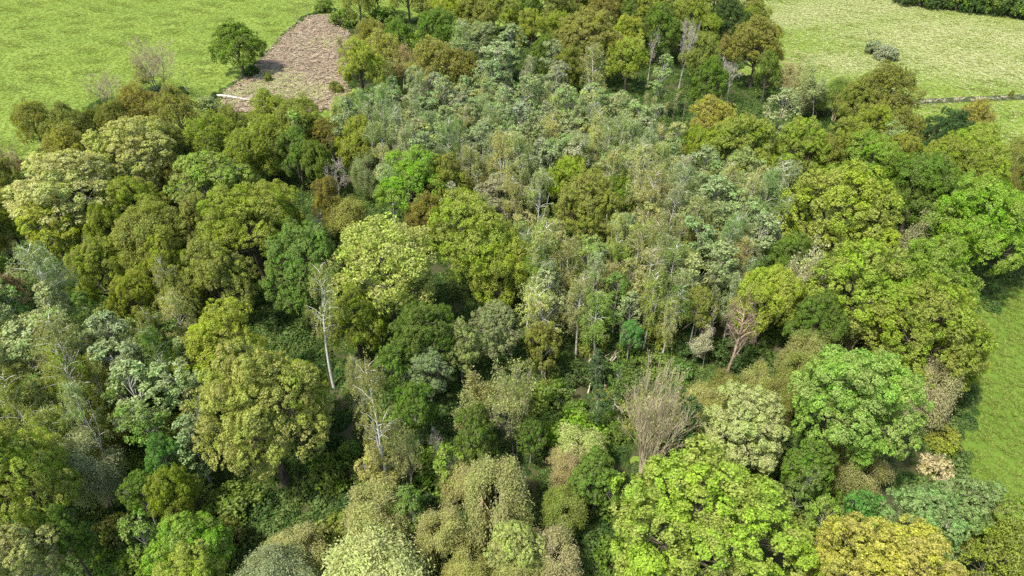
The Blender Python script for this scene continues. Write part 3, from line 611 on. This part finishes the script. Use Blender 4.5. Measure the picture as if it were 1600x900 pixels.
scatter([(1000, 240), (1080, 240), (1200, 260), (1220, 300), (1200, 370), (1130, 420), (1000, 360), (960, 340), (1000, 290)],
        60, ('aspen', 'aspen', 'birch'), ('sv', 'lg', 'pl', 'wt', 'sv'), (1.6, 2.4), .55)
scatter([(820, 300), (880, 360), (1000, 350), (1130, 420), (1100, 450), (880, 450), (830, 420), (800, 330)], 26, ('aspen', 'birch'), ('sv', 'pg', 'wt', 'gr'), (1.4, 2.1), .6)
scatter([(0, 440), (200, 470), (330, 530), (300, 640), (160, 640), (0, 600)], 26, ('aspen', 'aspen', 'birch'), ('sv', 'gr', 'ol', 'lg'), (1.5, 2.2), .6)
# saplings and bramble bushes in the gaps
for poly, n in (([(820, 520), (1100, 520), (1080, 640), (960, 690), (820, 680)], 26), ([(480, 600), (700, 620), (720, 760), (520, 800)], 16), ([(120, 620), (300, 640), (380, 840), (160, 860)], 16), ([(1180, 680), (1300, 660), (1320, 800), (1240, 840)], 8)):
    scatter(poly, n, ('bush', 'bush', 'bush', 'aspen'), ('gr', 'dk', 'ol', 'vg', 'gr'), (.9, 1.7), .45)
S2 = len(TREES)
WOOD = np.array([q[:3] for i, q in enumerate(TREES) if i not in (LONE,) + GREYB and not HEDGE0 <= i < HEDGE1 and not (q[4] == 'bush' and q[1] > 120) and not (q[4] == 'snag' and q[0] < -35)])

# ------------------------------------------------------------------ ground
def wood_dist(x, y):
    d = np.full(x.shape, 99.0)
    for (X, Y, r) in WOOD: d = np.minimum(d, np.hypot(x - X, y - Y) - r * .55)
    return d
CLEAR_PX = [(352, 143), (386, 117), (455, 46), (484, 26), (522, 24), (542, 60), (540, 128), (545, 168), (470, 178), (350, 176)]
CLEAR = [on_plane(*p)[:2] for p in CLEAR_PX]

def ground_mat(name, stops, scale, bump=.3, patches=None):
    m, nt, out = new_mat(name); L = nt.links
    tc = N_(nt, "ShaderNodeTexCoord")
    f1 = noise(nt, scale[0], 5, vec=tc.outputs["Object"], rough=.65); f2 = noise(nt, scale[1], 4, vec=tc.outputs["Object"], rough=.7)
    f = math_(nt, 'ADD', math_(nt, 'MULTIPLY', f1, .55), math_(nt, 'MULTIPLY', f2, .45))
    c = ramp(nt, f, stops)
    if patches:
        a = N_(nt, "ShaderNodeAttribute", attribute_name="dry").outputs["Fac"]
        c = mixc(nt, math_(nt, 'MULTIPLY', a, math_(nt, 'ADD', .2, f2)), c, patches)
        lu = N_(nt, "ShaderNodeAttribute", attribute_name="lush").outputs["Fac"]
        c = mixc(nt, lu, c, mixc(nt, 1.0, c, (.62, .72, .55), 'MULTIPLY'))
    p = N_(nt, "ShaderNodeBsdfPrincipled"); p.inputs["Roughness"].default_value = .9; p.inputs["Specular IOR Level"].default_value = .15
    L.new(c, p.inputs["Base Color"])
    b = N_(nt, "ShaderNodeBump"); b.inputs["Strength"].default_value = bump; b.inputs["Distance"].default_value = .15
    L.new(f2, b.inputs["Height"]); L.new(b.outputs[0], p.inputs["Normal"]); L.new(p.outputs[0], out.inputs[0])
    return m
MEADOW = ground_mat("meadow_turf", [(.30, (.105, .165, .026)), (.47, (.145, .208, .030)), (.62, (.185, .245, .042)), (.78, (.23, .265, .08))], (.09, .9), patches=(.33, .33, .17))
FLOOR = ground_mat("woodland_floor", [(.3, (.030, .034, .014)), (.5, (.060, .062, .026)), (.7, (.11, .085, .05))], (.3, 2.0), .6)
BRASHM = ground_mat("felled_soil", [(.34, (.055, .042, .026)), (.5, (.165, .125, .080)), (.66, (.32, .26, .17))], (.35, 1.6), .7)

def hills(x, y): return .12 * np.sin(x * .11 + 1) * np.cos(y * .07) * np.clip((y - 90) / 60, 0, 1)
def dryness(x, y):
    """bleached hay patches of the far meadow (a colour of the grass itself)"""
    d = np.zeros_like(x)
    for (px, py, s) in ((1290, 20, 14), (1480, 48, 16), (1360, 10, 14), (1590, 62, 16), (1320, 98, 8), (1230, 30, 9), (1560, 110, 10), (1430, 60, 14), (1500, 90, 14)):
        q = on_plane(px, py); d = np.maximum(d, np.exp(-((x - q[0]) ** 2 / (s * s * 1.6) + (y - q[1]) ** 2 / (s * s * .7))))
    return d
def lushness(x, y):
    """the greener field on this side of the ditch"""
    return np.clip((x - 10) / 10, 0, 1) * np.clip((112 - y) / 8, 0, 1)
gx, gy = np.meshgrid(np.linspace(-420, 420, 241), np.concatenate([np.linspace(-60, 300, 181), np.linspace(310, 900, 40)]))
V = np.stack([gx.ravel(), gy.ravel(), hills(gx, gy).ravel()], 1)
nx, ny = gx.shape[1], gx.shape[0]
idx = np.arange(nx * ny).reshape(ny, nx)
F = np.stack([idx[:-1, :-1].ravel(), idx[:-1, 1:].ravel(), idx[1:, 1:].ravel(), idx[1:, :-1].ravel()], 1)
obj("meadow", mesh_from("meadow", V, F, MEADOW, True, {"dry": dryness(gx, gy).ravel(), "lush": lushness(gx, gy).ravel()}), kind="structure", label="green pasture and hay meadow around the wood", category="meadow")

fx, fy = np.meshgrid(np.arange(-110, 111, 1.0), np.arange(8, 225, 1.0))
fd = wood_dist(fx, fy) + rng.normal(size=fx.shape) * .5
ok = fd < 2.0
# close small holes so the floor is continuous under the crowns
def grow_mask(k, n):
    for _ in range(n): k = k | np.roll(k, 1, 0) | np.roll(k, -1, 0) | np.roll(k, 1, 1) | np.roll(k, -1, 1)
    return k
ok = ~grow_mask(~grow_mask(ok, 9), 9)
def in_wood(x, y):
    return ok[np.clip(np.round(y - 8).astype(int), 0, ok.shape[0] - 1), np.clip(np.round(x + 110).astype(int), 0, ok.shape[1] - 1)]
fidx = -np.ones(fx.shape, int); cells = ok[:-1, :-1] & ok[1:, :-1] & ok[:-1, 1:] & ok[1:, 1:]
fz = hills(fx, fy) + .05 + .10 * np.sin(fx * 1.3) * np.sin(fy * 1.1) * (fd < 0)
ii, jj = np.nonzero(cells); n1 = fx.shape[1]
F = np.stack([ii * n1 + jj, ii * n1 + jj + 1, (ii + 1) * n1 + jj + 1, (ii + 1) * n1 + jj], 1)
used, inv = np.unique(F, return_inverse=True)
V = np.stack([fx.ravel()[used], fy.ravel()[used], fz.ravel()[used]], 1)
obj("woodland_ground", mesh_from("woodland_ground", V, inv.reshape(-1, 4), FLOOR, True), kind="structure", label="dark leaf-littered woodland floor under the trees", category="ground")

def sheet(name, poly, z, mat, **kw):
    return obj(name, mesh_from(name, [(p[0], p[1], z + hills(np.float64(p[0]), np.float64(p[1]))) for p in poly], [tuple(range(len(poly)))], mat), **kw)
cxs, cys = [p[0] for p in CLEAR], [p[1] for p in CLEAR]
gx2, gy2 = np.meshgrid(np.arange(min(cxs) - 1, max(cxs) + 1, .8), np.arange(min(cys) - 1, max(cys) + 1, .8))
m2 = np.vectorize(lambda a, b: inside(CLEAR, a, b))(gx2 + rng.normal(size=gx2.shape) * .8 + np.sin(gy2 * .7) * .8, gy2 + rng.normal(size=gx2.shape) * .8)
ii, jj = np.nonzero(m2[:-1, :-1]); n1 = gx2.shape[1]
F = np.stack([ii * n1 + jj, ii * n1 + jj + 1, (ii + 1) * n1 + jj + 1, (ii + 1) * n1 + jj], 1)
V = np.stack([gx2.ravel(), gy2.ravel(), (hills(gx2, gy2) + .16 + rng.random(gx2.shape) * .12).ravel()], 1)
used, inv = np.unique(F, return_inverse=True)
obj("felled_ground", mesh_from("felled_ground", V[used], inv.reshape(-1, 4), BRASHM, False), kind="structure", label="brown clear-felled strip beside the pasture", category="ground")

# field ditch between the two meadows: a sunk dark channel with a pale dry bank
DITCH_PX = [(1322, 166), (1370, 164), (1430, 161), (1500, 157), (1560, 154), (1640, 150), (1760, 144)]
dp = [on_plane(*p) for p in DITCH_PX]
V, F = [], []
prof = [(-1.2, .03), (-.6, .25), (-.2, .0), (.2, .0), (.5, .40), (.9, .28), (1.4, .03)]
for p in dp:
    for (o_, z) in prof: V.append((p[0] + rng.normal() * .1, p[1] + o_ + rng.normal() * .08, z + hills(p[0], p[1]) + rng.random() * .06 + .03))
k = len(prof)
for i in range(len(dp) - 1):
    for j in range(k - 1): F.append((i * k + j, (i + 1) * k + j, (i + 1) * k + j + 1, i * k + j + 1))
obj("field_ditch", mesh_from("field_ditch", V, F, ground_mat("ditch_bank", [(.3, (.02, .03, .012)), (.5, (.05, .065, .025)), (.72, (.20, .19, .12))], (.6, 2.5)), True), kind="structure", label="narrow ditch with banks across the meadow", category="ditch")

# ------------------------------------------------------------------ uncountable ground cover: instanced clumps
def clump_field(name, pts, scales, clump_me, label, category):
    proto = bpy.data.objects.new(name + "_clump", clump_me)
    me = mesh_from(name, pts, []); a = me.attributes.new("size", 'FLOAT', 'POINT'); a.data.foreach_set("value", np.asarray(scales, np.float32))
    o = obj(name, me, kind="stuff", label=label, category=category)
    ng = bpy.data.node_groups.new(name, "GeometryNodeTree")
    ng.interface.new_socket("Geometry", in_out='INPUT', socket_type='NodeSocketGeometry'); ng.interface.new_socket("Geometry", in_out='OUTPUT', socket_type='NodeSocketGeometry')
    gi, go = ng.nodes.new("NodeGroupInput"), ng.nodes.new("NodeGroupOutput")
    iop = ng.nodes.new("GeometryNodeInstanceOnPoints"); oi = ng.nodes.new("GeometryNodeObjectInfo"); oi.inputs["Object"].default_value = proto
    oi.inputs["As Instance"].default_value = True
    rv = ng.nodes.new("FunctionNodeRandomValue"); rv.data_type = 'FLOAT_VECTOR'; rv.inputs[0].default_value = (-.12, -.12, 0); rv.inputs[1].default_value = (.12, .12, 6.283)
    na = ng.nodes.new("GeometryNodeInputNamedAttribute"); na.data_type = 'FLOAT'; na.inputs[0].default_value = "size"
    L = ng.links
    L.new(gi.outputs[0], iop.inputs["Points"]); L.new(oi.outputs["Geometry"], iop.inputs["Instance"]); L.new(rv.outputs[0], iop.inputs["Rotation"])
    L.new(na.outputs[0], iop.inputs["Scale"]); L.new(iop.outputs[0], go.inputs[0])
    md = o.modifiers.new("clumps", 'NODES'); md.node_group = ng
    return o
# bramble and bracken under the trees
def bramble_mesh(mat):
    n = 420; a = rng.uniform(0, 6.283, n); r = np.sqrt(rng.random(n)) * .95
    z = (1 - r ** 2) * .75 * rng.uniform(.35, 1.1, n) + .05
    P = np.stack([np.cos(a) * r, np.sin(a) * r, z], 1); Nn = np.stack([np.cos(a) * r * .8, np.sin(a) * r * .8, np.ones(n)], 1) + rng.normal(size=(n, 3)) * .45
    return leaf_mesh("bramble", P, Nn, .20, rng.random(n), mat, .65)
BRAMBLE = foliage_mat("leaf_bramble", translucent=.36, rough=.6, fixed=((.055, .115, .026), (.135, .195, .045)))
pts = np.stack([rng.uniform(-100, 100, 60000), rng.uniform(14, 215, 60000)], 1)
m = in_wood(pts[:, 0], pts[:, 1])
m &= ~np.array([inside(CLEAR, a, b) for a, b in pts])
m &= np.hypot(pts[:, 0], pts[:, 1]) < 215
pts = pts[m]
un = np.sin(pts[:, 0] * .45 + 1.7 * np.sin(pts[:, 1] * .31)) * np.sin(pts[:, 1] * .52 + 1.3 * np.sin(pts[:, 0] * .27)) + rng.normal(size=len(pts)) * .25
pts, un = pts[un > -.95], un[un > -.95]; usz = np.clip(.9 + .65 * un, .3, 1.9) * rng.uniform(.6, 1.3, len(pts))
clump_field("undergrowth", np.c_[pts, hills(pts[:, 0], pts[:, 1])], usz, bramble_mesh(BRAMBLE), "dark bramble and fern undergrowth covering the woodland floor", "undergrowth")
# grass tussocks
def tuft_mesh(mat, h=.3):
    n = 22; V, F = [], []
    for i in range(n):
        a = rng.uniform(0, 6.283); r = rng.random() * .25; b = np.array([math.cos(a) * r, math.sin(a) * r, -.03]); d = np.array([math.cos(a + rng.normal()), math.sin(a + rng.normal()), 0]); s = np.cross(d, [0, 0, 1]) * .03
        hh = h * rng.uniform(.6, 1.2); l = hh * rng.uniform(.9, 2.0)
        k = len(V); V += [b - s, b + s, b + d * l * .45 + s * .8 + [0, 0, hh * .75], b + d * l * .45 - s * .8 + [0, 0, hh * .75], b + d * l + [0, 0, hh]]
        F += [(k, k + 1, k + 2, k + 3), (k + 3, k + 2, k + 4)]
    return mesh_from("tuft", V, F, mat, attrs={"bough": np.repeat(rng.random(n), 5), "leaf": np.repeat(rng.random(n), 5)})
GRASS = foliage_mat("grass_blade", translucent=.45, rough=.7, spec=.1, fixed=((.205, .275, .050), (.290, .335, .090)), vary=.7)
HAY = foliage_mat("hay_blade", translucent=.25, rough=.7, spec=.15, fixed=((.30, .33, .11), (.40, .40, .20)), vary=.7)
REED = foliage_mat("dry_reed_blade", translucent=.2, rough=.8, spec=.1, fixed=((.42, .36, .24), (.60, .54, .40)), vary=.5)
def field_points(n, px0, px1, py0, py1):
    px, py = rng.uniform(px0, px1, n), rng.uniform(py0, py1, n)
    y = -(py - 450) / FPX; d = np.stack([(px - 800) / FPX, CP + y * SP, -SP + y * CP]); tt = -CAM_H / d[2]
    return np.stack([d[0] * tt, d[1] * tt], 1)
def meadow_points(x0, x1, y0, y1, dens):
    n = int((x1 - x0) * (y1 - y0) * dens); p = np.stack([rng.uniform(x0, x1, n), rng.uniform(y0, y1, n)], 1)
    depth = p[:, 1] * CP + CAM_H * SP
    p = p[(np.abs(p[:, 0]) < depth * .80) & (p[:, 1] < 235)]
    cl = np.array([inside(CLEAR, a, b) for a, b in p], bool)
    return p[~in_wood(p[:, 0], p[:, 1]) & ~cl]
pl = meadow_points(-175, -20, 80, 235, 5.5); pr = meadow_points(20, 180, 25, 235, 5.5)
allp = np.concatenate([pl, pr]); dr = dryness(allp[:, 0], allp[:, 1])
isdry = rng.random(len(allp)) < dr * .55 + .10 * (allp[:, 0] > 0) * (allp[:, 1] > 105)
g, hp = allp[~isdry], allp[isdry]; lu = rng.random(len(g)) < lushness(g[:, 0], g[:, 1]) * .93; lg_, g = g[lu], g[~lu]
tus = .75 + .6 * np.clip(np.sin(g[:, 0] * .35 + np.sin(g[:, 1] * .21) * 2) * np.sin(g[:, 1] * .5 + g[:, 0] * .12), 0, 1)
clump_field("grass", np.c_[g, hills(g[:, 0], g[:, 1])], tus * rng.uniform(.6, 1.3, len(g)), tuft_mesh(GRASS, .15), "short green meadow grass in tussocks", "grass")
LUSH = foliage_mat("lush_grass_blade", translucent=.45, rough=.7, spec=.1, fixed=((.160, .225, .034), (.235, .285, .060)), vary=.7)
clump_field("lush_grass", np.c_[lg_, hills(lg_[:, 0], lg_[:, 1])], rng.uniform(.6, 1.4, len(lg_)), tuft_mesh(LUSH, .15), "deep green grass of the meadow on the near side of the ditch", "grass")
clump_field("hay_grass", np.c_[hp, hills(hp[:, 0], hp[:, 1])], rng.uniform(.6, 1.3, len(hp)), tuft_mesh(HAY, .20), "bleached seeding grass in pale patches of the far meadow", "grass")
rp = np.concatenate([np.array([dp[i] + (dp[i + 1] - dp[i]) * u for u in rng.random(9)]) for i in range(len(dp) - 1)])
rp[:, 1] += rng.normal(size=len(rp)) * .25 - .5
clump_field("dry_reeds", np.c_[rp[:, :2], hills(rp[:, 0], rp[:, 1]) + .2], rng.uniform(.8, 1.6, len(rp)), tuft_mesh(REED, .4), "dry straw-coloured reeds lining the ditch", "reeds")

# thin fringe of weeds along the felled strip and dry grass coming up in it
e = np.array([on_plane(*p)[:2] for p in ((338, 156), (352, 142), (386, 118), (420, 82), (455, 47), (478, 26), (500, 20))])
u = rng.random(260) * (len(e) - 1); k = u.astype(int); fp = e[k] + (e[k + 1] - e[k]) * (u - k)[:, None] + rng.normal(size=(260, 2)) * .35
clump_field("weed_fringe", np.c_[fp, hills(fp[:, 0], fp[:, 1])], rng.uniform(.25, .75, len(fp)), bramble_mesh(BRAMBLE), "low dark weeds fringing the felled strip", "weeds")
c0 = np.array([on_plane(*p)[:2] for p in ((440, 135), (405, 140), (470, 150), (430, 125), (500, 140), (520, 70), (380, 150), (415, 118))])
gp = c0[rng.integers(0, len(c0), 900)] + rng.normal(size=(900, 2)) * [3.2, 2.4]; gp = np.array([q for q in gp if inside(CLEAR, *q)])
clump_field("dry_grass", np.c_[gp, hills(gp[:, 0], gp[:, 1]) + .2], rng.uniform(.8, 1.9, len(gp)), tuft_mesh(HAY, .25), "pale dry grass growing through the felled strip", "grass")
# brash left on the felled strip
tb = [Tubes(), Tubes(), Tubes()]
for i in range(5200):
    while True:
        x, y = rng.uniform(min(cxs), max(cxs)), rng.uniform(min(cys), max(cys))
        if inside(CLEAR, x, y): break
    a = rng.normal() * .7 + .5; l = rng.uniform(.6, 2.3); d = np.array([math.cos(a), math.sin(a) * .8, rng.normal() * .2]) * l; tk = rng.uniform(.6, 1.7)
    p = np.array([x, y, hills(np.float64(x), np.float64(y)) + rng.uniform(.18, .5)])
    tb[0 if i % 5 < 3 else (1 if i % 5 == 3 else 2)].add([p - d / 2, p + rng.normal(size=3) * .06, p + d / 2], [.06 * tk, .055 * tk, .025 * tk], 3, False)
brash = obj("brash", tb[0].mesh("brash_brown", DEAD_PINK), kind="stuff", label="tangle of brown cut branches covering the felled strip", category="brash")
obj("grey_sticks", tb[1].mesh("brash_grey", TWIG_TAN), brash, kind="stuff"); obj("pale_sticks", tb[2].mesh("brash_pale", DEAD_PALE), brash, kind="stuff")

# ------------------------------------------------------------------ landmarks the labels refer to
LM = [("the brown felled strip", (450, 90)), ("the lone pasture tree", (383, 117)), ("the pale dying poles", (628, 155)),
      ("the pale aspen thicket", (800, 225)), ("the tallest twiggy dead tree", (1060, 142)), ("the two grey meadow bushes", (1375, 95)),
      ("the meadow ditch", (1470, 160)), ("the dead brown ivy-clad trunk", (1132, 600)), ("the white dead trunk", (962, 588)),
      ("the leafless many-stemmed shrub", (1010, 742)), ("the white-trunked birch", (615, 795)), ("the golden oak", (1400, 960)),
      ("the huge lime-yellow oak", (1096, 930)), ("the tall peach-yellow oak", (430, 800)), ("the silvery aspen stand", (200, 640)),
      ("the round peach oak", (606, 540)), ("the vivid green oak", (640, 380)), ("the pasture edge", (120, 260)), ("the near meadow edge", (1520, 640)),
      ("the bleached hay meadow", (1230, 130)), ("the emerald sapling", (985, 565)), ("the bright oak clump", (1320, 420)), ("the dense round bronze oak", (918, 420)),
      ("the dark holly-green oak", (1474, 280)), ("the shaded bramble gap", (900, 650)), ("the big pale willow", (582, 990)), ("the layered pale ash", (95, 380)),
      ("the far dark bushes", (560, 40)), ("the corner lime oak", (40, 850)), ("the far bronze oaks", (1186, 140))]
LMP = [(n, on_plane(*p)[:2]) for n, p in LM]
def where(x, y):
    ds = sorted((math.hypot(x - p[0], y - p[1]), n) for n, p in LMP)
    if ds[0][0] < 7: return "beside " + ds[0][1]
    return "between %s and %s" % (ds[0][1], ds[1][1])
OWN = {(1400, 792): "golden-yellow round oak in front of the light bluish-green ash by the meadow", (1096, 698): "huge lime-yellow oak below the leafless many-stemmed shrub",
       (412, 541): "tall broad peach-yellow oak beside the white-trunked birch", (606, 347): "round peach-yellow oak between two green oaks in mid-wood",
       (640, 235): "vivid green oak at the edge of the pale aspen thicket", (918, 268): "dense round bronze-olive oak rising among pale birches",
       (1474, 170): "very dark green oak among lime oaks near the meadow ditch", (582, 822): "big pale cream-green willow below the white-trunked birch",
       (95, 238): "broad pale layered ash set back from the pasture edge", (40, 650): "bright lime oak standing alone beside a grey-green willow",
       (985, 497): "small emerald-green sapling beside the slim white dead trunk", (1186, 26): "dense bronze oak on the wood corner by the bleached hay meadow"}
OWN = {T.index(q): lab for q in T for k, lab in OWN.items() if q[:2] == k}
def own_foot(px, py, kind, lab):
    p = on_plane(px, py); OWN[min((i for i, q in enumerate(TREES) if q[4] == kind), key=lambda i: math.hypot(TREES[i][0] - p[0], TREES[i][1] - p[1]))] = lab
own_foot(1132, 600, 'hulk', "thick dead brown trunk bristling with twigs at the bramble gap"); own_foot(1005, 742, 'wiry', "leafless straw-coloured shrub of many upright stems")
own_foot(615, 795, 'tallbirch', "tall birch with forked bright white trunk beside the peach-yellow oak"); own_foot(962, 588, 'snag', "slim white dead trunk standing in the bramble gap")
own_foot(1060, 142, 'bare', "tallest grey dead tree with twiggy head before the dark oaks")
seen_count = {}
def plant(i, q):
    x, y, r, h, kind, col, a = q[:7]; var = q[7] if len(q) > 7 else None
    name, noun, cat, _ = KIND[kind]
    ps = PROTO[kind]; v = (seen_count.get(kind, 0) if var is None else var) % len(ps); seen_count[kind] = seen_count.get(kind, 0) + 1
    pr = ps[v]
    root = bpy.data.objects.new(name, None); COL.objects.link(root); root.empty_display_size = .5
    root.location = (x, y, float(hills(np.float64(x), np.float64(y))))
    root.rotation_euler = (0, 0, rng.uniform(0, 6.283)); s = r / pr['R'] / (1.07 if kind in ('oak', 'dense', 'ash', 'fine') else 1.0); e = rng.uniform(.9, 1.1); root.scale = (s * e, s / e, h / pr['H'])
    if cat == 'tree' and kind not in ('tallbirch', 'hulk'): root.rotation_euler[0], root.rotation_euler[1] = rng.normal() * .035, rng.normal() * .035
    tr = obj("trunk", pr['trunk'], root)
    cr = obj("crown" if kind not in ('snag',) else "branches", pr['crown'], root)
    c = np.array(C[col]); j = np.clip(rng.normal(size=3), -1.6, 1.6) * [.045, .03, .08] + 1 ; j *= rng.uniform(.88, 1.12)
    c = c * .94 + .06 * (c @ np.array([.3, .6, .1])); rgba = (*np.clip(c * j, .01, .9), a)
    cr.color = rgba
    if 'leaves' in pr:
        cr.name = "twigs"; lf = obj("crown", pr['leaves'], root); lf.color = rgba
    size = 'small ' if h < 6 and cat == 'tree' else ('tall ' if h > 15.5 and cat == 'tree' else '')
    cw = '' if kind in ('bare', 'snag', 'hulk', 'twiggy') else CWORD[col] + ' '
    if HEDGE0 <= i < HEDGE1:
        lab = ("dark hedgerow bush under the far tree belt" if kind == 'bush' else "dark tree in the far belt beyond the bleached hay meadow"); grp = "hedgerow bushes of the far belt" if kind == 'bush' else "trees of the far belt"
    elif S0 <= i < S1:
        lab = "%sslender %s inside the pale thicket, towards %s" % (cw, kind, min((math.hypot(x - p[0], y - p[1]), n) for n, p in LMP if "thicket" not in n)[1]); grp = kind + " trees of the pale thicket"
    else:
        lab = "%s%s%s %s" % (size, cw, noun.split(' with ')[0] if kind not in ('hulk', 'snag', 'bare', 'wiry', 'poles', 'sparse', 'twiggy') else noun, where(x, y))
        grp = "%s%ss of the wood" % (cw, name.replace('_', ' '))
    if i == LONE: lab = "lone green spreading tree standing on the pasture edge by the felled strip"
    if i == GREYB[0]: lab = "smaller of two grey bushes standing together out on the hay meadow"
    if i == GREYB[1]: lab = "larger of two grey bushes standing together out on the hay meadow"
    lab = OWN.get(i, lab)
    root['label'] = lab; root['category'] = cat; root['group'] = grp
for i, q in enumerate(TREES): plant(i, q)

# ------------------------------------------------------------------ fallen wood
a, b = on_plane(340, 152), on_plane(402, 160)
root = bpy.data.objects.new("fallen_log", None); COL.objects.link(root); root.location = a
d = b - a; tbx = Tubes(); tbx.add([np.array([0, 0, .45]), d * .33 + [0, .1, .5], d * .66 + [0, -.1, .42], d + [0, 0, .38]], [.30, .26, .20, .10], 8)
obj("log_trunk", tbx.mesh("log_trunk", LOG_WHITE), root)
for u, s in ((.25, 1), (.5, -1), (.8, 1)):
    tbx = Tubes(); p = d * u + [0, 0, .5]; tbx.add([p, p + [.5, s * .6, .35], p + [.9, s * 1.3, .25]], [.12, .08, .03], 5); obj("branch_stub", tbx.mesh("branch_stub", LOG_WHITE), root)
root['label'] = "white barkless fallen log lying at the end of the felled strip"; root['category'] = "log"
for n, (px, py, ang, ln) in enumerate(((905, 585, .9, 3.2), (930, 592, .8, 3.6), (945, 580, 1.1, 2.8), (918, 618, 1.2, 2.6), (932, 612, 1.3, 3.0), (940, 620, 1.4, 2.2), (965, 640, .7, 3.2), (890, 640, 2.4, 2.4), (855, 605, 1.8, 2.6), (1060, 520, .3, 3.2), (980, 660, 2.2, 2.6))):
    p = on_plane(px, py); root = bpy.data.objects.new("fallen_branch", None); COL.objects.link(root); root.location = p
    d = np.array([math.cos(ang) * ln, math.sin(ang) * ln * .5, ln * .55]); tbx = Tubes()
    tbx.add([np.array([0, 0, .1]), d * .5 + rng.normal(size=3) * .12 + [0, 0, .5], d + [0, 0, .5]], [.11, .08, .03], 5)
    obj("stem", tbx.mesh("branch_stem", (DEAD_PALE, DEAD, DEAD_PINK)[n % 3]), root)
    tbx = Tubes()
    for u in (.45, .6, .75, .9):
        q = d * u + [0, 0, .5]; tbx.add([q, q + rng.normal(size=3) * .35 + d * .1, q + rng.normal(size=3) * .6 + d * .2], [.045, .03, .012], 3, False)
    obj("side_twigs", tbx.mesh("branch_twigs", DEAD_PALE), root)
    root['label'] = "broken bare branch lying in the shaded bramble gap by the lone white dead trunk"; root['category'] = "branch"; root['group'] = "broken branches in the bramble gap"
